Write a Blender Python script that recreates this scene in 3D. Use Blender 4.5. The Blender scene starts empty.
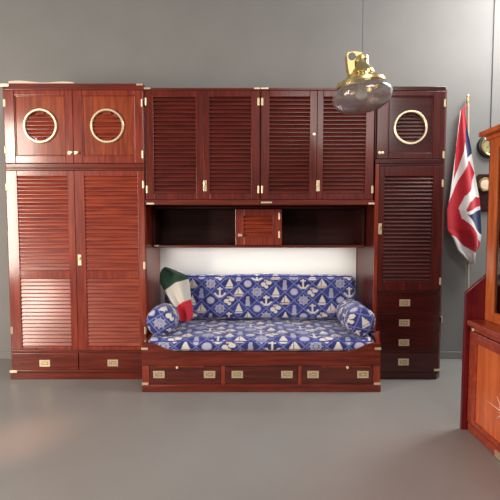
import bpy, bmesh, math, random
from mathutils import Vector, Matrix
random.seed(4)
S = bpy.context.scene
C = S.collection
PI = math.pi

# ------------------------------------------------------------------ camera, world, lights
cam = bpy.data.cameras.new('camera'); cam_o = bpy.data.objects.new('camera', cam); C.objects.link(cam_o)
cam_o.location = (0, -3.3, 1.272)
cam_o.rotation_euler = (PI/2 - math.atan(.056), 0, 0)
cam.sensor_width = 36; cam.sensor_fit = 'HORIZONTAL'; cam.lens = 403/500*36
cam.clip_start = .02
S.camera = cam_o
w = bpy.data.worlds.new('world'); S.world = w; w.use_nodes = True
w.node_tree.nodes['Background'].inputs[0].default_value = (.92, .96, 1.0, 1)
w.node_tree.nodes['Background'].inputs[1].default_value = .19
S.view_settings.view_transform = 'Standard'
S.view_settings.look = 'None'
S.view_settings.gamma = 1
S.view_settings.exposure = 0
S.view_settings.use_curve_mapping = False

def area(name, loc, target, sx, sy, power, col, spread=180):
    l = bpy.data.lights.new(name, 'AREA'); l.shape = 'RECTANGLE'; l.size = sx; l.size_y = sy
    l.energy = power; l.color = col; l.spread = math.radians(spread)
    o = bpy.data.objects.new(name, l); C.objects.link(o); o.location = loc
    o.rotation_euler = (Vector(target)-Vector(loc)).to_track_quat('-Z', 'Y').to_euler()
    return o
area('window_light', (-3.7, -2.2, 1.5), (-1.2, 0, 1.1), 1.2, 1.6, 66, (1, .82, .68))
area('stile_highlight_light', (-3.92, -3.25, 1.35), (-1.9, 0, 1.2), .22, 1.7, 50, (1, .92, .80))  # added strip, placed to reflect as a streak in the left stile
area('louvre_highlight_light', (-3.65, -3.1, 2.55), (-1.8, 0, .7), .45, .7, 45, (1, .92, .80))  # added panel, reflected as highlights in the lower left louvres
area('wall_fill_light', (3.0, -.1, 3.7), (2.4, .55, 1.2), 2.0, .6, 125, (1, .98, .95))  # added overhead fill that brightens the right of the back wall
area('room_light', (1.5, -4.0, 3.2), (.5, 0, .4), 1.8, 1.1, 72, (1, .94, .88))
area('cabinet_fill_light', (-1.3, -2.6, 1.0), (1.4, -1.1, .35), .6, .9, 9, (1, .84, .72))  # unseen fill added to warm the display cabinet and nearby floor
area('board_fill_light', (.08, .40, 1.092), (.08, .46, .4), 1.7, .03, 2.6, (1, .96, .9))  # added fill under the shelf to whiten the back board; no fixture
for nm, src, dst, en, ang, col in (('floor_glow_light', (-2.6, -2.2, 2.2), (-1.42, -.95, 0), 210, 14, (1, .42, .24)), ('floor_glow_light', (-1.0, -3.2, 2.4), (1.05, -1.5, 0), 170, 34, (1, .46, .38))):  # two added spots that tint warm glows onto the floor
    sp = bpy.data.lights.new(nm, 'SPOT'); sp.energy = en; sp.color = col; sp.spot_size = math.radians(ang); sp.spot_blend = 1; sp.shadow_soft_size = .12
    spo = bpy.data.objects.new(nm, sp); C.objects.link(spo); spo.location = src
    spo.rotation_euler = (Vector(dst)-Vector(src)).to_track_quat('-Z', 'Y').to_euler()

# ------------------------------------------------------------------ materials
def mat(name, col, rough=.5, metal=0, coat=0, **k):
    m = bpy.data.materials.new(name); m.use_nodes = True
    b = m.node_tree.nodes['Principled BSDF']
    b.inputs['Base Color'].default_value = (*col, 1)
    b.inputs['Roughness'].default_value = rough
    b.inputs['Metallic'].default_value = metal
    b.inputs['Coat Weight'].default_value = coat
    b.inputs['Coat Roughness'].default_value = k.get('cr', .12)
    if 'sheen' in k: b.inputs['Sheen Weight'].default_value = k['sheen']
    if 'trans' in k: b.inputs['Transmission Weight'].default_value = k['trans']; b.inputs['IOR'].default_value = 1.45
    return m, m.node_tree, b

def noise_mix(m, nt, b, c1, c2, scale, vec_scale=(1, 1, 1), detail=6, bump=0, distortion=0, lo=.35, hi=.65):
    tc = nt.nodes.new('ShaderNodeTexCoord'); mp = nt.nodes.new('ShaderNodeMapping')
    mp.inputs['Scale'].default_value = vec_scale
    n = nt.nodes.new('ShaderNodeTexNoise'); n.inputs['Scale'].default_value = scale
    n.inputs['Detail'].default_value = detail; n.inputs['Distortion'].default_value = distortion
    r = nt.nodes.new('ShaderNodeValToRGB')
    r.color_ramp.elements[0].position = lo; r.color_ramp.elements[0].color = (*c1, 1)
    r.color_ramp.elements[1].position = hi; r.color_ramp.elements[1].color = (*c2, 1)
    nt.links.new(tc.outputs['Object'], mp.inputs[0]); nt.links.new(mp.outputs[0], n.inputs['Vector'])
    nt.links.new(n.outputs[0], r.inputs[0]); nt.links.new(r.outputs[0], b.inputs['Base Color'])
    if bump:
        bp = nt.nodes.new('ShaderNodeBump'); bp.inputs['Strength'].default_value = bump
        bp.inputs['Distance'].default_value = .004
        nt.links.new(n.outputs[0], bp.inputs['Height']); nt.links.new(bp.outputs[0], b.inputs['Normal'])
    return m
def wood(name, c1, c2, vertical=True, rough=.38, coat=.5, cr=.14):
    m, nt, b = mat(name, c2, rough, 0, coat, cr=cr); b.inputs['Specular IOR Level'].default_value = .25
    return noise_mix(m, nt, b, c1, c2, 1.0, (38, 38, 3.0) if vertical else (3.0, 38, 38), 5, .05, .6)
MAH_V = wood('mahogany_upright', (.165, .016, .007), (.300, .040, .014), coat=.8, cr=.16)
MAH_H = wood('mahogany_level', (.095, .011, .006), (.185, .025, .011), False, coat=.35)
MAH_P = wood('mahogany_panel', (.185, .026, .009), (.340, .062, .018), coat=.4)
SLAT = wood('mahogany_slat', (.180, .020, .010), (.330, .052, .020), False, .38, .7, .2)
BR_V = wood('mahogany_shaded', (.085, .009, .005), (.160, .019, .009), coat=.25)  # same mahogany, its colour darkened for the dimmer middle bay
SLAT_D = wood('mahogany_slat_shaded', (.065, .009, .006), (.130, .018, .011), False, .45, .25, .2)  # slat copy with the middle bay's shade put into its colour
FRONT = wood('bed_drawer_wood', (.060, .010, .007), (.115, .018, .011), False, .4, .4)
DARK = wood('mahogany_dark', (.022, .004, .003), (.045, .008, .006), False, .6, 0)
TWR_V = wood('mahogany_deep_shade_upright', (.058, .007, .005), (.105, .013, .009), coat=.3)  # tower copies of the mahogany, shade away from the window put into the colour
TWR_H = wood('mahogany_deep_shade_level', (.036, .005, .004), (.070, .009, .007), False, .3, .6, .12)
TWR_S = wood('mahogany_deep_shade_slat', (.042, .007, .006), (.088, .014, .011), False, .42, .25, .2)
ORANGE = wood('cherry_wood', (.50, .105, .028), (.72, .180, .055), True, .3, .6)
CHERRY = wood('cherry_frame', (.26, .038, .018), (.40, .070, .030), False, .3, .6)
RED = wood('red_stain', (.10, .006, .010), (.17, .010, .014), True, .3, .7)
BRASS = mat('brass', (.86, .66, .32), .28, 1)[0]
BRASSP = mat('polished_brass', (.96, .77, .36), .26, 1)[0]
PALEB = mat('pale_brass', (.84, .71, .48), .38, .75)[0]
BRDARK = mat('brass_recess', (.62, .44, .22), .45, .8)[0]
BLACK = mat('black_enamel', (.02, .02, .018), .35)[0]
WHITE = mat('white_board', (.86, .86, .83), .45)[0]
m, nt, b = mat('wall_paint', (.3, .3, .29), .85)
WALL = noise_mix(m, nt, b, (.232, .228, .220), (.246, .242, .234), 3, (1, 1, 1), 4, 0)
m, nt, b = mat('floor_resin', (.3, .3, .3), .40)
FLOOR = noise_mix(m, nt, b, (.245, .236, .225), (.262, .253, .242), 2.2, (1, 1, 1), 5, 0)
b.inputs['Specular IOR Level'].default_value = .45
CORD = mat('dark_cord', (.08, .08, .09), .5)[0]
PAPER = mat('pale_card', (.72, .60, .46), .7)[0]
DIAL = mat('brass_dial', (.78, .70, .36), .3, .6)[0]
GLASS = mat('lamp_glass', (.80, .78, .78), .12, 0, .6, trans=.93)[0]
PANE = mat('cabinet_pane', (.75, .8, .8), .02, 0, 0, trans=1)[0]
CREAM = mat('cream_inlay', (.86, .70, .50), .35)[0]
POLE = mat('pale_wood_pole', (.50, .44, .34), .4)[0]
INNER = mat('unlit_bulb', (.8, .78, .7), .2)[0]
BRKT = mat('bracket_brass', (.62, .46, .22), .5, .8)[0]
def vcol(name, rough=.8, weave=700, sheen=.2):
    m, nt, b = mat(name, (1, 1, 1), rough, sheen=sheen)
    a = nt.nodes.new('ShaderNodeVertexColor'); a.layer_name = 'Col'
    nt.links.new(a.outputs[0], b.inputs['Base Color'])
    n = nt.nodes.new('ShaderNodeTexNoise'); n.inputs['Scale'].default_value = weave
    bp = nt.nodes.new('ShaderNodeBump'); bp.inputs['Strength'].default_value = .12; bp.inputs['Distance'].default_value = .002
    nt.links.new(n.outputs[0], bp.inputs['Height']); nt.links.new(bp.outputs[0], b.inputs['Normal'])
    return m
FABRIC = vcol('nautical_print'); FLAGM = vcol('flag_cloth', .75)

# ------------------------------------------------------------------ helpers
ORG = {}
def thing(name, label, cat, loc=(0, 0, 0), group=None):
    o = bpy.data.objects.new(name, None); C.objects.link(o); o.location = loc; o.empty_display_size = .1
    o['label'] = label; o['category'] = cat
    if group: o['group'] = group
    ORG[o.name] = Vector(loc)
    return o
def tag(o, label, cat, group=None):
    o['label'] = label; o['category'] = cat
    if group: o['group'] = group
    return o

def each(name, m, parent, boxes, bevel=0):
    return [MB().box(*b_).build(name, m, parent, bevel=bevel) for b_ in boxes]

class MB:
    def __init__(s): s.bm = bmesh.new()
    def box(s, x0, x1, y0, y1, z0, z1):
        v = [s.bm.verts.new(p) for p in ((x0,y0,z0),(x1,y0,z0),(x1,y1,z0),(x0,y1,z0),(x0,y0,z1),(x1,y0,z1),(x1,y1,z1),(x0,y1,z1))]
        for f in ((0,3,2,1),(4,5,6,7),(0,1,5,4),(1,2,6,5),(2,3,7,6),(3,0,4,7)): s.bm.faces.new([v[i] for i in f])
        return s
    def prism(s, pts, axis, a, b):
        """pts: 2D polygon; axis 'x' -> pts are (y,z); 'y' -> (x,z); 'z' -> (x,y)"""
        def mk(p, t):
            return {'x': (t, p[0], p[1]), 'y': (p[0], t, p[1]), 'z': (p[0], p[1], t)}[axis]
        A = [s.bm.verts.new(mk(p, a)) for p in pts]; B = [s.bm.verts.new(mk(p, b)) for p in pts]
        n = len(pts)
        s.bm.faces.new(A); s.bm.faces.new(B[::-1])
        for i in range(n): s.bm.faces.new((A[i], B[i], B[(i+1) % n], A[(i+1) % n]))
        return s
    def lathe(s, prof, M=Matrix(), seg=40, closed=False, a0=0, a1=2*PI):
        """prof: (radius, height); axis is local z, M places it"""
        rings = []
        full = abs(a1-a0-2*PI) < 1e-6
        n = seg if full else seg+1
        for r, h in prof:
            if r < 1e-6: rings.append([s.bm.verts.new(M @ Vector((0, 0, h)))])
            else: rings.append([s.bm.verts.new(M @ Vector((r*math.cos(a0+(a1-a0)*i/seg), r*math.sin(a0+(a1-a0)*i/seg), h))) for i in range(n)])
        pairs = list(zip(rings, rings[1:])) + ([(rings[-1], rings[0])] if closed else [])
        for A, B in pairs:
            for i in range(n if full else n-1):
                j = (i+1) % n
                if len(A) == 1 and len(B) == 1: continue
                if len(A) == 1: s.bm.faces.new((A[0], B[i], B[j]))
                elif len(B) == 1: s.bm.faces.new((A[i], A[j], B[0]))
                else: s.bm.faces.new((A[i], A[j], B[j], B[i]))
        return s
    def tube(s, pts, r, seg=10, taper=None):
        pts = [Vector(p) for p in pts]; rings = []
        for i, p in enumerate(pts):
            d = (pts[min(i+1, len(pts)-1)] - pts[max(i-1, 0)]).normalized()
            u = d.cross(Vector((0, 0, 1)) if abs(d.z) < .9 else Vector((1, 0, 0))).normalized(); v = d.cross(u)
            rr = r if taper is None else r*taper[i]
            rings.append([s.bm.verts.new(p + rr*(math.cos(2*PI*k/seg)*u + math.sin(2*PI*k/seg)*v)) for k in range(seg)])
        for A, B in zip(rings, rings[1:]):
            for k in range(seg): s.bm.faces.new((A[k], A[(k+1) % seg], B[(k+1) % seg], B[k]))
        s.bm.faces.new(rings[0]); s.bm.faces.new(rings[-1])
        return s
    def build(s, name, m, parent=None, bevel=0, smooth=False, seg=2):
        org = ORG[parent.name] if parent else Vector((0, 0, 0))
        if not parent:   # origin at base centre
            vs = [v.co for v in s.bm.verts]
            org = Vector(((min(v.x for v in vs)+max(v.x for v in vs))/2, (min(v.y for v in vs)+max(v.y for v in vs))/2, min(v.z for v in vs)))
        for v in s.bm.verts: v.co -= org
        bmesh.ops.recalc_face_normals(s.bm, faces=s.bm.faces)
        me = bpy.data.meshes.new(name); s.bm.to_mesh(me); s.bm.free()
        me.materials.append(m)
        if smooth:
            for p in me.polygons: p.use_smooth = True
            me.set_sharp_from_angle(angle=math.radians(38))
        o = bpy.data.objects.new(name, me); C.objects.link(o)
        ORG[o.name] = org
        if parent: o.parent = parent
        else: o.location = org
        if bevel:
            bv = o.modifiers.new('bevel', 'BEVEL'); bv.width = bevel; bv.segments = seg; bv.limit_method = 'ANGLE'; bv.angle_limit = math.radians(40)
        return o
def struct(o): o['kind'] = 'structure'; return o
FY = Matrix.Rotation(PI/2, 4, 'X')     # lathe axis z -> -y (faces the camera)
def at(x, y, z, M=FY): return Matrix.Translation((x, y, z)) @ M

# ------------------------------------------------------------------ the room
WY = .55
struct(MB().box(-5, 5, WY, WY+.12, 0, 4.6).build('wall_back', WALL))
struct(MB().box(-5, 5, -5.5, WY+.12, -.1, 0).build('floor', FLOOR))
struct(MB().box(1.59, 5, WY-.012, WY, 0, .07).build('baseboard_right', WALL, bevel=.003))
struct(MB().box(-5, -2.0, WY-.012, WY, 0, .07).build('baseboard_left', WALL, bevel=.003))

# ------------------------------------------------------------------ joinery pieces
def slats(mb, x0, x1, z0, z1, y, pitch=.0315, depth=.010):
    n = max(1, round((z1-z0)/pitch)); p = (z1-z0)/n
    for i in range(n):
        z = z0 + i*p
        mb.prism([(y+.0005, z+.003), (y+.0005, z+.009), (y+depth, z+p+.003), (y+depth, z+p-.003)], 'x', x0-.004, x1+.004)
def frame_box(mb, x0, x1, z0, z1, y0, y1, st, top, bot):
    mb.box(x0, x0+st[0], y0, y1, z0, z1).box(x1-st[1], x1, y0, y1, z0, z1)
    mb.box(x0+st[0], x1-st[1], y0, y1, z1-top, z1).box(x0+st[0], x1-st[1], y0, y1, z0, z0+bot)
def hinge(par, x, z, y=0, h=.055):
    mb = MB().box(x-.008, x+.008, y-.003, y+.002, z-h/2, z+h/2).tube([(x, y-.003, z-h/2-.003), (x, y-.003, z+h/2+.003)], .0045, 8)
    return mb.build('hinge', PALEB, par, smooth=True)
def slide_latch(par, x, z, y=0):
    mb = MB().box(x-.014, x+.014, y-.004, y+.001, z-.045, z+.045)
    o = mb.build('latch', PALEB, par, bevel=.002)
    k = MB().box(x-.007, x+.007, y-.010, y-.004, z-.004, z+.024).build('latch_bolt', BRASS, o if par.parent is None else par, bevel=.002)
    return o
def knob(par, x, z, y=0, r=.013, plate=True):
    mb = MB().lathe([(0, .024), (r*.7, .023), (r, .018), (r*.8, .011), (r*.4, .007), (r*.45, 0)], at(x, y, z), 20)
    if plate: mb.box(x-.03, x-.006, y-.004, y+.001, z-.012, z+.012)
    return mb.build('knob', PALEB, par, smooth=True)
def flush_pull(par, x, z, y=0, wd=.088, ht=.056, mm=None):
    mb = MB(); frame_box(mb, x-wd/2, x+wd/2, z-ht/2, z+ht/2, y-.004, y+.001, (.016, .016), .012, .012)
    mb.box(x-.020, x-.012, y-.006, y-.001, z-.018, z+.018).box(x-.020, x+.020, y-.006, y-.001, z-.005, z+.004)
    o = mb.build('pull', mm or PALEB, par, bevel=.001)
    MB().box(x-wd/2+.015, x+wd/2-.015, y-.0015, y+.001, z-ht/2+.011, z+ht/2-.011).build('pull_recess', BRDARK, par)
    return o
def louvre_door(par, x0, x1, z0, z1, st, top, bot, mid=None, V=MAH_V, Sm=SLAT, dp=.010):
    mb = MB(); frame_box(mb, x0, x1, z0, z1, 0, .022, st, top, bot)
    ia, ib, za, zb = x0+st[0], x1-st[1], z0+bot, z1-top
    if mid: mb.box(ia, ib, .002, .022, mid[0], mid[1])
    d = mb.build('door', V, par, bevel=.003)
    sb = MB()
    if mid: slats(sb, ia, ib, za, mid[0], .003, depth=dp); slats(sb, ia, ib, mid[1], zb, .003, depth=dp)
    else: slats(sb, ia, ib, za, zb, .003, depth=dp)
    sb.build('louvre', Sm, d)
    return d
def port_door(par, x0, x1, z0, z1, st, top, bot, cx, cz, V=MAH_V, P=MAH_P, Sm=SLAT):
    mb = MB(); frame_box(mb, x0, x1, z0, z1, 0, .022, st, top, bot)
    d = mb.build('door', V, par, bevel=.004)
    ia, ib, za, zb = x0+st[0], x1-st[1], z0+bot, z1-top
    # panel with a round opening
    R = .122; n = 48; pb = MB(); ring = []; outer = []
    for k in range(n):
        a = 2*PI*k/n; dx, dz = math.cos(a), math.sin(a)
        ring.append((cx+R*dx, cz+R*dz))
        t = min([(ib-cx)/dx if dx > 1e-6 else ((ia-cx)/dx if dx < -1e-6 else 9), (zb-cz)/dz if dz > 1e-6 else ((za-cz)/dz if dz < -1e-6 else 9)])
        outer.append((cx+t*dx, cz+t*dz))
    for k in range(n):
        j = (k+1) % n
        pb.bm.faces.new([pb.bm.verts.new((p[0], .010, p[1])) for p in (ring[k], ring[j], outer[j], outer[k])])
    for qx, qz in ((ia, za), (ib, za), (ia, zb), (ib, zb)):       # square off the corners
        near = sorted(range(n), key=lambda k: (outer[k][0]-qx)**2+(outer[k][1]-qz)**2)[:2]
        try: pb.bm.faces.new([pb.bm.verts.new((p[0], .010, p[1])) for p in (outer[near[0]], (qx, qz), outer[near[1]])])
        except Exception: pass
    bmesh.ops.remove_doubles(pb.bm, verts=pb.bm.verts, dist=1e-5)
    po = pb.build('panel', P, d); so = po.modifiers.new('s', 'SOLIDIFY'); so.thickness = .006; so.offset = -1
    mo = MB(); frame_box(mo, ia-.001, ib+.001, za-.001, zb+.001, .004, .016, (.010, .010), .010, .010)
    mo.build('moulding', V, d, bevel=.004)
    sl = MB()
    nn = 8
    for i in range(nn):
        z = cz - .12 + i*.03; h = math.sqrt(max(.0004, .122**2 - max(abs(z-cz), abs(z+.03-cz))**2)) + .010
        h = min(h, .125)
        sl.prism([(.006, z+.002), (.006, z+.007), (.016, z+.032), (.016, z+.027)], 'x', cx-h, cx+h)
    sl.build('louvre', Sm, d)
    MB().lathe([(.119, 0), (.119, .012), (.123, .016), (.133, .016), (.137, .012), (.137, 0)], at(cx, .010, cz), 64, closed=True).build('porthole_ring', PALEB, d, smooth=True)
    return d
def corner_plate(par, x, z, wd=.06, ht=.02, y=0):
    return MB().box(x-wd/2, x+wd/2, y-.004, y+.002, z-ht/2, z+ht/2).build('corner_plate', PALEB, par, bevel=.002)
def carcass(par, x0, x1, z0, z1, y0=.022, y1=.53, m=MAH_V, chl=0, chr_=0, plinth=None, mp=MAH_H, name='carcass'):
    pts = [(x0, y1), (x0, y0+chl), (x0+chl, y0), (x1-chr_, y0), (x1, y0+chr_), (x1, y1)]
    cl = []
    for p in pts:
        if not cl or (abs(cl[-1][0]-p[0])+abs(cl[-1][1]-p[1])) > 1e-6: cl.append(p)
    return MB().prism(cl, 'z', z0, z1).build(name, m, par, bevel=.003)
def drawer(par, x0, x1, z0, z1, pulls, m=MAH_H, y=0, pm=None):
    d = MB().box(x0, x1, y, y+.022, z0, z1).build('drawer', m, par, bevel=.004)
    for px, pz in pulls: flush_pull(d, px, pz, y, mm=pm)
    return d

# ------------------------------------------------------------------ left wardrobe (two tall louvred doors, two drawers)
LX0, LX1, LM = -2.018, -.856, -1.428
t = thing('wardrobe', 'tall mahogany wardrobe with two long louvred doors, left of the sofa bed', 'wardrobe', ((LX0+LX1)/2, .27, 0))
carcass(t, LX0, LX1, 0.06, 1.752, chl=.03)
MB().box(LX0+.012, LX1, .012, .53, 0, .062).build('plinth', MAH_H, t, bevel=.004)
each('rail', MAH_H, t, [(LX0+.035, LX1, 0, .024, .062, .082), (LX0+.035, LX1, 0, .024, .228, .250), (LX0+.035, LX1, 0, .024, 1.735, 1.752)], .003)
d = louvre_door(t, LX0+.035, LM-.001, .252, 1.733, (.090, .055), .045, .030, (.850, .915))
hinge(d, LX0+.043, 1.60); hinge(d, LX0+.043, .42)
d = louvre_door(t, LM+.001, LX1-.004, .252, 1.733, (.080, .055), .045, .030, (.850, .915))
slide_latch(d, LM+.030, 1.005); hinge(d, LX1-.012, 1.62); hinge(d, LX1-.012, .96); hinge(d, LX1-.012, .42)
drawer(t, LX0+.035, LM-.003, .084, .226, [(-1.709, .142)])
drawer(t, LM+.003, LX1-.004, .084, .226, [(-1.142, .145)])
corner_plate(t, LX0+.045, .070)
# ------------------------------------------------------------------ left top cupboard
t = thing('top_cupboard', 'mahogany top cupboard with two brass-ringed porthole doors, on the left wardrobe', 'cupboard', ((LX0+LX1)/2, .27, 1.754))
carcass(t, LX0, LX1, 1.754, 2.425, chl=.03)
each('rail', MAH_H, t, [(LX0+.035, LX1, 0, .024, 1.754, 1.790), (LX0+.035, LX1, 0, .024, 2.375, 2.425)], .004)
d = port_door(t, LX0+.035, LM-.001, 1.792, 2.373, (.085, .062), .040, .060, -1.693, 2.090)
hinge(d, LX0+.043, 2.27); hinge(d, LX0+.043, 1.90); knob(d, LM-.014, 1.875)
d = port_door(t, LM+.001, LX1-.004, 1.792, 2.373, (.073, .068), .040, .060, -1.153, 2.090)
hinge(d, LX1-.014, 2.27); hinge(d, LX1-.014, 1.86); knob(d, LM+.034, 1.875)
corner_plate(t, LX0+.05, 2.412, .07, .022)
corner_plate(t, LX1-.03, 2.416, .05, .014)

# ------------------------------------------------------------------ louvred overhead cupboards bridging the bed
def bridge(x0, x1, mid, label, latch):
    t = thing('overhead_cupboard', label, 'cupboard', ((x0+x1)/2, .27, 1.457), 'louvred overhead cupboards')
    carcass(t, x0, x1, 1.457, 2.390)
    each('rail', MAH_H, t, [(x0, x1, 0, .024, 1.457, 1.497), (x0, x1, 0, .024, 2.372, 2.390)], .003)
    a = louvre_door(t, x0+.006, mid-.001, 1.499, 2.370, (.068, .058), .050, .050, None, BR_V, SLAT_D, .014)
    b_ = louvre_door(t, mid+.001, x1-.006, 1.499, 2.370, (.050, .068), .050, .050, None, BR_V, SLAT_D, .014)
    hinge(a, x0+.014, 2.28); hinge(a, x0+.014, 1.58); hinge(b_, x1-.014, 2.28); hinge(b_, x1-.014, 1.58)
    slide_latch(b_, mid+.012, latch)
    return t, a, b_
t, a, b_ = bridge(-.852, .082, -.378, 'louvred mahogany overhead cupboard on the left, beside the porthole cupboard with two rings', 1.61)
corner_plate(t, -.825, 2.386, .05, .014); corner_plate(t, -.81, 1.466, .06, .016)
corner_plate(t, .056, 2.386, .045, .014)
t, a, b_ = bridge(.084, 1.008, .541, 'louvred mahogany overhead cupboard on the right, behind the hanging brass lamp', 1.61)
corner_plate(t, .117, 2.386, .062, .014); corner_plate(t, .135, 1.475, .09, .014); corner_plate(t, .99, 1.466, .05, .016)
MB().lathe([(0, .014), (.012, .012), (.014, 0)], at(.515, 0, 2.02), 16).build('key_knob', PALEB, a, smooth=True)

# ------------------------------------------------------------------ right tower
RX0, RX1 = 1.018, 1.622
t = thing('tower_cabinet', 'mahogany tower cabinet with one louvred door above four drawers', 'cabinet', ((RX0+RX1)/2, .27, 0))
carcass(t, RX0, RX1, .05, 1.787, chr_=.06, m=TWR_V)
MB().prism([(RX0+.005, .53), (RX0+.005, .012), (RX1-.06, .012), (RX1-.012, .06), (RX1-.012, .53)], 'z', 0, .052).build('plinth', TWR_H, t, bevel=.004)
MB().box(RX0, RX0+.030, 0, .024, .052, 1.787).build('stile', MAH_V, t, bevel=.003)
XR = RX1-.050
each('rail', TWR_H, t, [(RX0+.03, XR, 0, .024, .052, .066), (RX0+.03, XR, 0, .024, .734, .752), (RX0+.03, XR, 0, .024, 1.770, 1.787)], .003)
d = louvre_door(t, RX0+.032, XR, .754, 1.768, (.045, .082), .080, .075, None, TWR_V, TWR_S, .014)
slide_latch(d, RX0+.046, 1.26); hinge(d, XR-.006, 1.63); hinge(d, XR-.006, .83)
for i, z in enumerate((.068, .232, .398, .565)):
    drawer(t, RX0+.032, XR, z, z+.162, [(1.278, z+.085)], TWR_H, 0)
corner_plate(t, XR-.01, .085, .055, .02)
MB().box(RX1-.012, RX1+.003, .058, .085, .47, .52).build('side_catch', PALEB, t, bevel=.002)
# right top cupboard
t = thing('top_cupboard', 'mahogany top cupboard with a single brass porthole ring, on the drawer tower', 'cupboard', ((RX0+RX1)/2, .27, 1.789))
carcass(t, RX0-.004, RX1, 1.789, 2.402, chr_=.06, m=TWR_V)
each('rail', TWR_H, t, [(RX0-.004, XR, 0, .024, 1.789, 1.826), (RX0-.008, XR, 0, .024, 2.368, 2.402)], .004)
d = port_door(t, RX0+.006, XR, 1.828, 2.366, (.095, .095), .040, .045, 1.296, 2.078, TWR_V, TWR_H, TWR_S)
knob(d, RX0+.050, 1.872); knob(d, RX0+.024, 1.872, plate=False)
hinge(d, XR-.006, 2.27); hinge(d, XR-.006, 1.86)

# ------------------------------------------------------------------ open shelf unit with a little louvred door
SY = .24
t = thing('shelf_unit', 'open shelf with a small louvred door in the middle, above the sofa back', 'shelf', (.08, .4, 1.10))
sx0, sx1, sz0, sz1 = -.852, 1.006, 1.100, 1.452
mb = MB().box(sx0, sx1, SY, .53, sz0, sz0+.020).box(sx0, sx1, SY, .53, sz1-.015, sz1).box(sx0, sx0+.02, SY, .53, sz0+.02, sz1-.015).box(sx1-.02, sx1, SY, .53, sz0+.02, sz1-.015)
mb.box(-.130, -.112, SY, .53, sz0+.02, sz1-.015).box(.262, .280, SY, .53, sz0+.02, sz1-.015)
mb.build('shelf_frame', DARK, t, bevel=.002)  # shade inside the niche is put into the wood colour
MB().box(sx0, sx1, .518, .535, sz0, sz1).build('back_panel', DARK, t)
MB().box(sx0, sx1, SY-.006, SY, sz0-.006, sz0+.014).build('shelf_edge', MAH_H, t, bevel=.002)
mb = MB(); frame_box(mb, -.128, .278, sz0+.018, sz1-.022, SY-.022, SY-.002, (.075, .080), .055, .070)
d = mb.build('door', MAH_V, t, bevel=.003)
sb = MB(); slats(sb, -.053, .198, sz0+.088, sz1-.077, SY-.020, .0375, .018); sb.build('louvre', SLAT, d)
knob(d, -.075, 1.205, SY-.022); hinge(d, .255, 1.37, SY-.022); hinge(d, .255, 1.21, SY-.022)
corner_plate(t, sx0+.03, sz0+.012, .04, .012, SY-.008)

tag(MB().box(-.868, 1.014, .538, .549, .02, 1.46).build('back_board', WHITE), 'plain white back board on the wall between the shelf and the sofa back', 'panel')

# ------------------------------------------------------------------ daybed
BY = -.247
t = thing('daybed', 'mahogany sofa bed with three front drawers and brass corner plates', 'bed', (.09, .14, 0))
bx0, bx1 = -.832, 1.006
MB().box(bx0+.02, bx1-.02, BY+.024, .53, .05, .300).build('bed_box', MAH_H, t)
MB().box(bx0-.004, bx1+.006, BY-.004, -.012, 0, .055).build('plinth', MAH_H, t, bevel=.006)
# shaped front board
pts = [(bx0, .205), (bx1, .205)]
prof = []
for i in range(41):
    u = i/40; x = bx1 + (bx0-bx1)*u
    e = min(x-bx0, bx1-x)
    s_ = max(0, min(1, (e-.05)/.22)); s_ = s_*s_*(3-2*s_)
    prof.append((x, .385 - .070*s_))
MB().prism(pts+prof, 'y', BY, BY+.024).build('front_board', MAH_H, t, bevel=.003)
for xa, xb in ((bx0, bx0+.024), (bx1-.024, bx1)):
    MB().prism([(BY+.026, .056), (.53, .056), (.53, .40), (.10, .42), (-.02, .43), (-.14, .45), (BY+.026, .470)] if xa > 0 else [(BY+.026, .056), (.53, .056), (.53, .37), (BY+.026, .385)], 'x', xa, xb).build('end_board', MAH_V, t, bevel=.004)
each('stile', MAH_V, t, [(bx0, bx0+.055, BY, BY+.022, .056, .204), (bx1-.055, bx1, BY, BY+.022, .056, .204), (-.222, -.190, BY, BY+.022, .056, .204), (.370, .400, BY, BY+.022, .056, .204)], .002)
MB().box(bx0+.055, bx1-.055, BY+.002, BY+.022, .056, .066).build('rail', MAH_H, t)
for xa, xb, ps in ((bx0+.057, -.224, (-.703, -.312)), (-.188, .368, (-.098, .285)), (.402, bx1-.057, (.487, .872))):
    drawer(t, xa, xb, .068, .200, [(p, .138) for p in ps], FRONT, BY+.002)
for px, xa, xb in ((-.560, -.72, -.36), (.748, .55, .93)):     # thin pull-out tablets above two drawers
    s_ = MB().box(xa, xb, BY-.003, BY+.004, .196, .203).build('pull_out_tablet', MAH_P, t)
    MB().lathe([(0, .022), (.009, .018), (.010, .010), (.005, 0)], at(px, BY-.002, .198), 16).build('tablet_knob', CREAM, s_, smooth=True)
for x in (bx0+.022, bx1-.022):
    for z in (.065, .340): corner_plate(t, x, z, .050, .018, BY)

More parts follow.
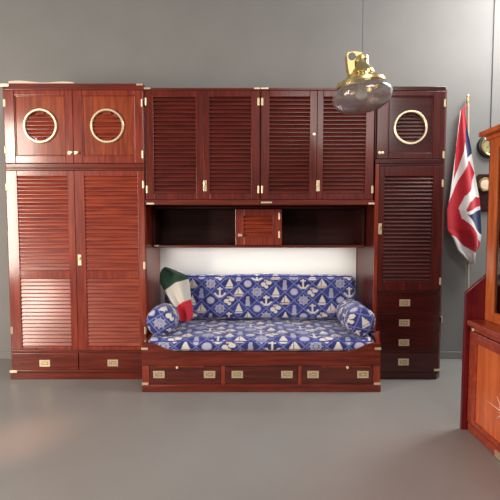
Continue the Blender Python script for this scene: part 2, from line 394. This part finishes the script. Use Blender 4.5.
# ------------------------------------------------------------------ printed fabric
BL = (.020, .022, .150); BL2 = (.036, .046, .24); LN = (.17, .21, .50); WH = (.70, .67, .63); GR = (.38, .38, .52); TN = (.58, .44, .36)
CELL = .168
def pat(u, v, ms=1.3):
    v = v*1.14
    a = (u+v)/CELL; b = (u-v)/CELL
    ia, ib = math.floor(a), math.floor(b)
    fa, fb = a-ia-.5, b-ib-.5
    px, py = (fa+fb)*.5*CELL, (fa-fb)*.5*CELL       # local position in metres
    edge = .5 - max(abs(fa), abs(fb))
    if edge < .034: return LN
    if edge < .062: return BL2
    k = (ia*3 + ib*5) % 7
    x, y = px/(.050*ms), py/(.050*ms)
    r = math.hypot(x, y)
    c = BL2 if (ia+ib) % 2 else BL
    if k == 0:    # anchor
        if abs(x) < .13 and -.8 < y < .75 or abs(y-.45) < .1 and abs(x) < .4 or (abs(r-.72) < .15 and y < -.15): return WH
    elif k == 1:  # two-masted ship
        if -.7 < y < -.38 and abs(x) < .85-.5*(-.38-y): return TN
        if y > -.3 and y < .85 and (0 < x < .75*(1-(y+.3)/1.15) or -.6*(1-(y+.3)/1.1) < x < -.08): return WH
    elif k == 2:  # wheel
        an = (math.atan2(y, x) % (PI/4))
        if abs(r-.52) < .13 or (r < .85 and min(an, PI/4-an)*r < .08): return GR
    elif k == 3:  # sailing dinghy
        if -.75 < y < -.5 and abs(x) < .6: return WH
        if -.42 < y < .85 and abs(x-.05) < .52*(1-(y+.42)/1.27): return WH
    elif k == 4:  # shell / compass disc
        if r < .55: return (.50, .50, .66) if r < .42 else GR
    elif k == 5:  # gulls and scattered shapes
        if math.hypot(x+.4, y+.1) < .34 or math.hypot(x-.35, (y-.15)*1.3) < .4 or math.hypot(x, y+.5) < .26: return WH
        if abs(y-.5) < .12 and abs(x) < .3: return TN
    else:         # lighthouse
        if abs(x) < .25-.12*y and -.8 < y < .55: return GR
        if abs(x) < .32 and -.9 < y < -.7: return WH
    return c
def printed(me, uvf):
    ca = me.color_attributes.new('Col', 'FLOAT_COLOR', 'POINT')
    buf = []
    for v in me.vertices:
        buf.extend((*uvf(v), 1))
    ca.data.foreach_set('color', buf)
def cushion(name, x0, x1, y0, y1, z0, z1, r, label, puff=.012, ms=1.3, res=.0055, shear=0, cat='cushion', u0=0, v0=0):
    bm = bmesh.new(); hx, hy, hz = (x1-x0)/2, (y1-y0)/2, (z1-z0)/2
    uvl = {}
    def grid(ax):   # ax: (u axis, v axis, w axis, sign)
        ua, va, wa, sg = ax; h = (hx, hy, hz)
        nu, nv = max(2, int(2*h[ua]/res)), max(2, int(2*h[va]/res)); rows = []
        for i in range(nu+1):
            row = []
            for j in range(nv+1):
                p = [0, 0, 0]; p[ua] = -h[ua]+2*h[ua]*i/nu; p[va] = -h[va]+2*h[va]*j/nv; p[wa] = sg*h[wa]
                q = Vector(p)
                core = Vector([max(-h[k]+r, min(h[k]-r, q[k])) for k in range(3)])
                dd = q-core
                s = core + (dd.normalized()*r if dd.length > 0 else dd)
                nrm = [0, 0, 0]; nrm[wa] = sg
                f = (1-(p[ua]/h[ua])**2)*(1-(p[va]/h[va])**4)
                wv = math.sin(s.x*9+s.z*5)*.25+math.sin(s.x*23+s.y*17)*.15
                s = s + Vector(nrm)*puff*f*(1+wv)
                vv = bm.verts.new(s)
                if wa == 1: uv = (p[0]+u0, p[2]+v0)
                elif wa == 2: uv = (p[0]+u0, hz+(p[1]+hy)+v0)
                else: uv = (p[1]+.05+u0, p[2]+v0)
                uvl[vv] = uv; row.append(vv)
            rows.append(row)
        for i in range(nu):
            for j in range(nv): bm.faces.new((rows[i][j], rows[i+1][j], rows[i+1][j+1], rows[i][j+1]))
    grid((0, 2, 1, -1)); grid((0, 1, 2, 1)); grid((1, 2, 0, -1)); grid((1, 2, 0, 1))
    res0 = res; res = .04
    grid((0, 2, 1, 1)); grid((0, 1, 2, -1))
    cols = [pat(*uvl[v], ms) for v in bm.verts]
    for v in bm.verts: v.co.y += shear*(v.co.z+hz)
    bmesh.ops.recalc_face_normals(bm, faces=bm.faces)
    me = bpy.data.meshes.new(name); bm.to_mesh(me); bm.free()
    ca = me.color_attributes.new('Col', 'FLOAT_COLOR', 'POINT'); buf = []
    for c in cols: buf.extend((*c, 1))
    ca.data.foreach_set('color', buf); me.materials.append(FABRIC)
    for p in me.polygons: p.use_smooth = True
    o = bpy.data.objects.new(name, me); C.objects.link(o)
    # origin at the base centre
    me.transform(Matrix.Translation((0, 0, hz))); o.location = ((x0+x1)/2, (y0+y1)/2, z0)
    ORG[o.name] = Vector(o.location)
    tag(o, label, cat)
    return o
seat = cushion('seat_cushion', -.800, .976, -.236, .500, .301, .412, .052, 'long flat blue nautical print seat cushion of the sofa bed', .014, 1.45)
backc = cushion('back_cushion', -.775, .962, .30, .42, .441, .828, .045, 'long upright blue nautical print back cushion under the white board', .012, shear=.14, u0=.03, v0=.02)
def piping(par, x0, x1, y, z):
    MB().tube([(x0+(x1-x0)*i/30, y, z) for i in range(31)], .005, 8).build('piping', PIPE, par, smooth=True)
PIPE = mat('piping_cloth', (.05, .06, .28), .8)[0]
piping(seat, -.77, .945, -.228, .392); piping(backc, -.74, .93, .345, .828)
def bolster(x, label, u0, tilt, L=.46):
    bm = bmesh.new(); R = .116; n = 110; cols = []
    prof = [(0, 0), (.02, 0), (.04, .001), (.06, .003), (.078, .007), (.096, .014), (.108, .026), (R, .045)]
    ph = prof + [(R+.003*math.sin(PI*i/80), .045+(L-.09)*i/80) for i in range(1, 81)] + [(r_, L-h_) for r_, h_ in prof[::-1]][1:]
    fine = []
    for (r1, h1), (r2, h2) in zip(ph, ph[1:]):
        m_ = max(1, int(math.hypot(r2-r1, h2-h1)/.006))
        for k in range(m_): fine.append((r1+(r2-r1)*k/m_, h1+(h2-h1)*k/m_))
    fine.append(ph[-1])
    rings = []; 
    for r_, h_ in fine:
        if r_ < 1e-5:
            rings.append([bm.verts.new((0, h_, 0))]); cols.append(pat(u0, .075)); continue
        row = []
        for k in range(n):
            a = 2*PI*k/n; wob = 1+.018*math.sin(3*a+h_*20)+.008*math.sin(7*a+h_*60)
            row.append(bm.verts.new((r_*wob*math.cos(a), h_, r_*wob*math.sin(a)*.97)))
            if h_ < .03: cols.append(pat(u0+r_*math.cos(a), .075+r_*math.sin(a)))
            else: cols.append(pat(a*R+u0, h_+.02))
        rings.append(row)
    for A, B in zip(rings, rings[1:]):
        for k in range(n):
            j = (k+1) % n
            if len(A) == 1: bm.faces.new((A[0], B[j], B[k]))
            elif len(B) == 1: bm.faces.new((A[k], A[j], B[0]))
            else: bm.faces.new((A[k], A[j], B[j], B[k]))
    bmesh.ops.recalc_face_normals(bm, faces=bm.faces)
    me = bpy.data.meshes.new('bolster'); bm.to_mesh(me); bm.free()
    ca = me.color_attributes.new('Col', 'FLOAT_COLOR', 'POINT'); buf = []
    for c in cols: buf.extend((*c, 1))
    ca.data.foreach_set('color', buf); me.materials.append(FABRIC)
    for p in me.polygons: p.use_smooth = True
    o = bpy.data.objects.new('bolster_cushion', me); C.objects.link(o); o.location = (x, -.222, .534); o.rotation_euler = (0, tilt, 0)
    tag(o, label, 'cushion', 'bolster cushions'); return o
bolster(-.698, 'round blue print bolster at the left end, below the green, white and red flag', .0, .15, .26)
bolster(.868, 'round blue print bolster at the right end, next to the drawer tower', .15, -.5)

# ------------------------------------------------------------------ flags
def inpoly(x, y, P):
    c = False; n = len(P); j = n-1
    for i in range(n):
        if (P[i][1] > y) != (P[j][1] > y) and x < (P[j][0]-P[i][0])*(y-P[i][1])/(P[j][1]-P[i][1])+P[i][0]: c = not c
        j = i
    return c
def interp(P, t):
    """P: list of (t, value)"""
    for (a, va), (b, vb) in zip(P, P[1:]):
        if t <= b: return va+(vb-va)*(t-a)/(b-a)
    return P[-1][1]
def drape(name, left, right, yf, colf, nu, nv, z0, z1, par, bottom=None):
    """hanging cloth: rows from z1 down to z0, x between left(z) and right(z), y from fold function"""
    bm = bmesh.new(); rows = []; cols = []
    for j in range(nv+1):
        z = z1+(z0-z1)*j/nv; row = []
        a, b = left(z), right(z)
        for i in range(nu+1):
            s = i/nu; x = a+(b-a)*s
            zz = z if bottom is None else max(z, bottom(x))
            row.append(bm.verts.new(Vector((x, yf(s, z), zz))-ORG[par.name])); cols.append(colf(x, zz))
        rows.append(row)
    for j in range(nv):
        for i in range(nu): bm.faces.new((rows[j][i], rows[j][i+1], rows[j+1][i+1], rows[j+1][i]))
    me = bpy.data.meshes.new(name); bm.to_mesh(me); bm.free()
    ca = me.color_attributes.new('Col', 'FLOAT_COLOR', 'POINT'); buf = []
    for c in cols: buf.extend((*c, 1))
    ca.data.foreach_set('color', buf); me.materials.append(FLAGM)
    for p in me.polygons: p.use_smooth = True
    o = bpy.data.objects.new(name, me); C.objects.link(o); o.parent = par; ORG[o.name] = ORG[par.name]
    so = o.modifiers.new('cloth', 'SOLIDIFY'); so.thickness = .003; so.offset = 0
    return o
FW = (.82, .80, .78); FR = (.50, .007, .022); FN = (.010, .014, .085)
t = thing('flag_on_pole', 'red, white and blue flag hanging from a pole leaning on the back wall', 'flag', (2.03, .42, 0))
MB().tube([(2.075, .470, 0.004), (2.02, .505, 2.40), (2.018, .507, 2.44)], .011, 12).build('pole', POLE, t, smooth=True)
MB().lathe([(0, .075), (.008, .06), (.014, .035), (.010, .02), (.017, .012), (.017, 0), (0, 0)], Matrix.Translation((2.018, .507, 2.435)), 16).build('finial', BRASS, t, smooth=True)
UL = [(-2.40, 2.000), (-2.347, 1.945), (-1.839, 1.885), (-1.558, 1.845), (-1.43, 1.816), (-1.248, 1.816), (-1.175, 1.870), (-1.065, 1.915), (-.936, 2.045)]
UR = [(-2.40, 2.015), (-2.347, 1.985), (-2.152, 2.015), (-1.99, 2.050), (-1.928, 2.055), (-1.721, 2.094), (-1.522, 2.137), (-1.212, 2.165), (-1.092, 2.151), (-1.0, 2.089), (-.936, 2.055)]
R1 = [(1.965, 2.45), (2.03, 2.40), (1.990, 2.143), (1.968, 1.973), (1.927, 1.812), (1.881, 1.703), (1.900, 1.973)]
N1 = [(1.970, 2.33), (2.09, 1.991), (2.0, 1.90), (1.966, 2.143)]
R2 = [(2.016, 1.892), (2.039, 1.883), (2.083, 1.775), (2.042, 1.631), (1.971, 1.558), (1.929, 1.449), (1.95, 1.358), (2.054, 1.248), (2.159, 1.131), (2.150, 1.075), (2.089, 1.009), (1.985, 1.102), (1.881, 1.193), (1.76, 1.23), (1.76, 1.477), (1.83, 1.50)]
R3 = [(1.978, 1.43), (2.005, 1.50), (2.1, 1.555), (2.15, 1.545), (2.15, 1.475), (1.985, 1.412)]
N2 = [(1.982, 1.392), (2.0, 1.385), (2.18, 1.449), (2.22, 1.19), (2.175, 1.193), (2.081, 1.267)]
B1 = [(1.82, 1.16), (1.875, 1.102), (1.933, .991), (2.030, .935), (2.02, .90), (1.80, .95)]
def ucol(x, z):
    if inpoly(x, z, R3) or inpoly(x, z, R1): return FR
    if inpoly(x, z, N1) or inpoly(x, z, N2): return FN
    if inpoly(x, z, R2): return FR
    if inpoly(x, z, B1): return (.10, .16, .50)
    return FW
def ufold(s, z):
    q = max(0, min(1, (2.40-z)/1.2))
    return .495 - .05*q - .035*q*math.sin(s*PI*3.2+z*1.4) - .05*q*math.sin(s*PI)
drape('flag_cloth', lambda z: interp(UL, -z), lambda z: interp(UR, -z), ufold, ucol, 70, 330, .937, 2.399, t)

t = thing('draped_flag', 'small green, white and red flag lying against the left of the sofa back', 'flag', (-.6, .1, .48))
IL = [(-.924, -.752), (-.905, -.774), (-.869, -.788), (-.794, -.789), (-.72, -.739), (-.592, -.640), (-.545, -.625), (-.484, -.592)]
IR = [(-.924, -.745), (-.903, -.684), (-.852, -.557), (-.811, -.536), (-.656, -.509), (-.53, -.484), (-.484, -.500)]
GP = [(-.9, .98), (-.4, .98), (-.484, .823), (-.537, .819), (-.641, .798), (-.748, .72), (-.869, .72)]
RP = [(-.72, .540), (-.633, .592), (-.564, .644), (-.5, .652), (-.431, .656), (-.418, .415), (-.72, .415)]
def icol(x, z):
    if inpoly(x, z, GP): return (.012, .055, .030)
    if inpoly(x, z, RP): return (.62, .008, .028)
    return (.66, .63, .57)
def ifold(s, z):
    q = (.924-z)/.44
    return .070+(z-.484)*.42 - .018*math.sin(s*PI*3.4+.5)*(.5+q) - .030*math.sin(PI*s) - .012*math.sin(z*24+s*5)*(1-q)
drape('flag_cloth', lambda z: interp(IL, -z), lambda z: interp(IR, -z), ifold, icol, 80, 150, .485, .923, t)

# ------------------------------------------------------------------ hanging lamp
LC = (.600, -1.0)
t = thing('pendant_lamp', 'hanging brass ship lamp with a clear glass bowl', 'lamp', (.625, -1.0, 2.235))
def L(z): return Matrix.Translation((LC[0], LC[1], z))
g = MB().lathe([(.100, 2.062), (.122, 2.056), (.150, 2.040), (.163, 2.018), (.164, 2.000), (.156, 1.975), (.134, 1.950), (.100, 1.933), (.05, 1.923), (0, 1.921)], L(0), 64).build('glass_bowl', GLASS, t, smooth=True)
so = g.modifiers.new('s', 'SOLIDIFY'); so.thickness = .004; so.offset = -1
MB().lathe([(0, 1.985), (.022, 1.990), (.034, 2.010), (.030, 2.035), (.018, 2.050), (.018, 2.07), (0, 2.07)], L(0), 24).build('bulb', INNER, t, smooth=True)
MB().lathe([(.0, 2.132), (.058, 2.130), (.070, 2.124), (.084, 2.108), (.098, 2.096), (.120, 2.088), (.132, 2.078), (.134, 2.062), (.124, 2.052), (.106, 2.050), (.098, 2.052), (.094, 2.070), (.0, 2.078)], L(0), 56).build('brass_hood', BRASSP, t, smooth=True)
for k in range(3):
    a = k*2*PI/3+.55; M = L(0) @ Matrix.Rotation(a, 4, 'Z')
    MB().lathe([(0, 2.112), (.010, 2.110), (.013, 2.100), (.010, 2.088), (.010, 2.066), (0, 2.066)], M @ Matrix.Translation((.118, 0, 0)), 14).build('clamp_screw', BRASSP, t, smooth=True)
MB().lathe([(0, 2.222), (.034, 2.222), (.042, 2.216), (.044, 2.196), (.040, 2.190), (.044, 2.165), (.056, 2.150), (.066, 2.136), (.068, 2.122), (0, 2.122)], L(0) @ Matrix.Translation((.014, 0, 0)), 32).build('socket_neck', BRASSP, t, smooth=True)
mb = MB()
mb.prism([(-.062, 2.118), (-.034, 2.118), (-.030, 2.17), (-.028, 2.195), (.020, 2.235), (.020, 2.236), (-.020, 2.246), (-.060, 2.246), (-.068, 2.232), (-.068, 2.16)], 'y', -.024, .024)
for v in mb.bm.verts: v.co += Vector((LC[0], LC[1], 0))
br = mb.build('bracket', BRKT, t, bevel=.006)
M = Matrix.Translation((LC[0]-.040, LC[1]-.0245, 2.220)) @ FY
MB().lathe([(0, .0012), (.019, .0012), (.021, 0)], M, 24).build('bracket_hole_dark', BLACK, br)  # flat black disc painting the dark inside of a hole
MB().lathe([(.012, 0), (.012, .006), (.006, .010), (0, .010)], Matrix.Translation((.625, LC[1], 2.222)), 16).build('cord_grip', BRASS, t, smooth=True)
t.rotation_euler = (0, math.radians(-6.5), 0)
tag(MB().tube([(.625, -1.0, 2.246), (.625, -1.0, 4.4)], .0016, 8).build('lamp_cord', CORD, smooth=True), 'thin dark cord that the brass lamp hangs from', 'cord')

# ------------------------------------------------------------------ on and beside the wall units
mb = MB(); n = 24; pts = []
for i in range(n+1):
    u = i/n; x = -1.94+u*.52; pts.append((x, 2.4445 - .010*u + .006*math.sin(u*9)))
pts += [(-1.42, 2.427), (-1.94, 2.427)]
tag(mb.prism(pts, 'y', .006, .30).build('card_sheet', PAPER), 'thin pale card sheet lying on top of the left porthole cupboard', 'card')
tag(MB().tube([(2.262, WY-.004, 2.13), (2.262, WY-.004, 4.5)], .0035, 8).build('wall_cable', CORD, smooth=True), 'thin dark cable running up the back wall above the round wall clock', 'cable')

t = thing('wall_clock', 'round brass wall clock in a dark rim, above the octagonal plaque', 'clock', (2.250, WY, 2.035))
MB().lathe([(0, 0), (.108, 0), (.112, .012), (.106, .028), (.092, .034), (.086, .030), (.084, .010), (0, .010)], at(2.250, WY, 2.035), 56).build('case', BLACK, t, smooth=True)
MB().lathe([(.074, .012), (.086, .012), (.086, .032), (.080, .036), (.074, .032)], at(2.250, WY, 2.035), 56, closed=True).build('bezel', BRASS, t, smooth=True)
d = MB().lathe([(0, .016), (.075, .016), (.075, .011), (0, .011)], at(2.250, WY, 2.035), 48).build('dial', DIAL, t)
for k in range(12):
    a = k*PI/6; MB().box(2.250+.060*math.cos(a)-.003, 2.250+.060*math.cos(a)+.003, WY-.018, WY-.0155, 2.04+.060*math.sin(a)-.003, 2.04+.060*math.sin(a)+.003).build('hour_mark', BLACK, d)
MB().prism([(2.248, 2.04), (2.252, 2.04), (2.252, 2.092), (2.248, 2.092)], 'y', WY-.020, WY-.018).build('clock_hand', BLACK, t)
MB().prism([(2.250, 2.038), (2.250, 2.042), (2.217, 2.022), (2.218, 2.018)], 'y', WY-.023, WY-.021).build('clock_hand', BLACK, t)
t = thing('wall_barometer', 'dark wooden octagonal plaque with a small brass dial, below the round clock', 'barometer', (2.215, WY, 1.62))
oc = [(2.225+.170*math.cos(PI/8+k*PI/4), 1.60+.190*math.sin(PI/8+k*PI/4)) for k in range(8)]
MB().prism(oc, 'y', WY-.022, WY).build('plaque', DARK, t, bevel=.006)
MB().lathe([(0, 0), (.062, 0), (.064, .012), (.056, .022), (.048, .018), (0, .018)], at(2.21, WY-.022, 1.675), 40).build('dial_case', BRASS, t, smooth=True)
MB().lathe([(0, .022), (.046, .020), (.046, .017), (0, .017)], at(2.21, WY-.022, 1.675), 36).build('dial', CREAM, t)

# ------------------------------------------------------------------ display cabinet on the right
X0, XB, Y1, Y0 = 1.360, 1.90, -.832, -1.92        # front plane, back, far end, near end
t = thing('display_cabinet', 'reddish wood display cabinet with glazed upper part, at the right edge', 'cabinet', (1.62, -1.38, 0))
MB().box(X0+.022, XB, Y0, Y1, .05, .665).build('base_body', CHERRY, t, bevel=.004)
MB().box(X0+.004, XB, Y0, Y1-.004, 0, .055).build('plinth', CHERRY, t, bevel=.008)
MB().box(X0-.018, XB, Y0, Y1-.002, .668, .703).build('counter', CHERRY, t, bevel=.009, seg=3)
MB().box(X0+.004, XB, Y0, Y1-.002, .640, .668).build('counter_moulding', CHERRY, t, bevel=.006)
# far-end cheek, rising in a slope to the upper part
MB().prism([(1.330, .0), (XB, 0), (XB, 1.84), (1.462, 1.84), (1.462, .985), (1.335, .872)], 'y', Y1, Y1+.024).build('cheek_panel', RED, t, bevel=.004)['label'] = 'dark red end panel with a sloping shoulder'
def side_door(y0, y1):
    mb = MB()
    mb.box(X0, X0+.022, y0, y0+.075, .060, .636).box(X0, X0+.022, y1-.075, y1, .060, .636).box(X0, X0+.022, y0+.075, y1-.075, .060, .090).box(X0, X0+.022, y0+.075, y1-.075, .575, .636)
    d = mb.build('door', CHERRY, t, bevel=.005)
    MB().box(X0+.012, X0+.020, y0+.07, y1-.07, .085, .580).build('panel', ORANGE, d)
    st = MB(); cy, cz = (y0+y1)/2-.07, .27
    for k in range(16):
        a = k*PI/8; R = (.15, .05, .09, .05)[k % 4]
        tip = (cy+R*math.cos(a), cz+R*math.sin(a)); s1 = (cy+.008*math.cos(a+.5), cz+.008*math.sin(a+.5)); s2 = (cy+.008*math.cos(a-.5), cz+.008*math.sin(a-.5))
        st.prism([s2, tip, s1], 'x', X0+.009, X0+.0125)
    st.build('star_inlay', CREAM, d)
    return d
d = side_door(-1.375, Y1-.004); d2 = side_door(Y0, -1.379)
k = MB().lathe([(0, .016), (.008, .014), (.010, .008), (.006, 0)], Matrix.Translation((X0+.004, -.885, .652)) @ Matrix.Rotation(-PI/2, 4, 'Y'), 16).build('catch', CREAM, t, smooth=True)
MB().box(X0-.004, X0+.004, -1.30, -1.13, .004, .045).build('corner_plate', PALEB, t, bevel=.002)
# upper part
HX = 1.450
mb = MB()
mb.box(HX, HX+.03, Y1-.082, Y1-.002, .703, 1.80).box(HX, HX+.03, Y0, Y0+.06, .703, 1.80)
mb.box(HX, HX+.03, Y0+.06, Y1-.082, 1.74, 1.80).box(HX, HX+.03, Y0+.06, Y1-.082, .703, .765).box(HX, HX+.03, -1.41, -1.35, .765, 1.74)
mb.build('upper_frame', ORANGE, t, bevel=.005)
MB().box(HX+.012, HX+.016, Y0+.06, Y1-.082, .765, 1.74).build('glass_pane', PANE, t)
MB().box(XB-.02, XB, Y0, Y1-.002, .703, 1.80).build('upper_back', DARK, t)
each('upper_side', DARK, t, [(HX+.03, XB-.02, Y1-.016, Y1-.002, .703, 1.80), (HX+.03, XB-.02, Y0, Y0+.014, .703, 1.80)], 0)
for z in (1.05, 1.40): MB().box(HX+.05, XB-.02, Y0+.014, Y1-.016, z, z+.018).build('shelf', DARK, t)
mb = MB().box(HX-.010, XB, Y0-.01, Y1+.030, 1.800, 1.826).box(HX-.045, XB+.01, Y0-.02, Y1+.052, 1.826, 1.856)
mb.build('cornice', ORANGE, t, bevel=.008)
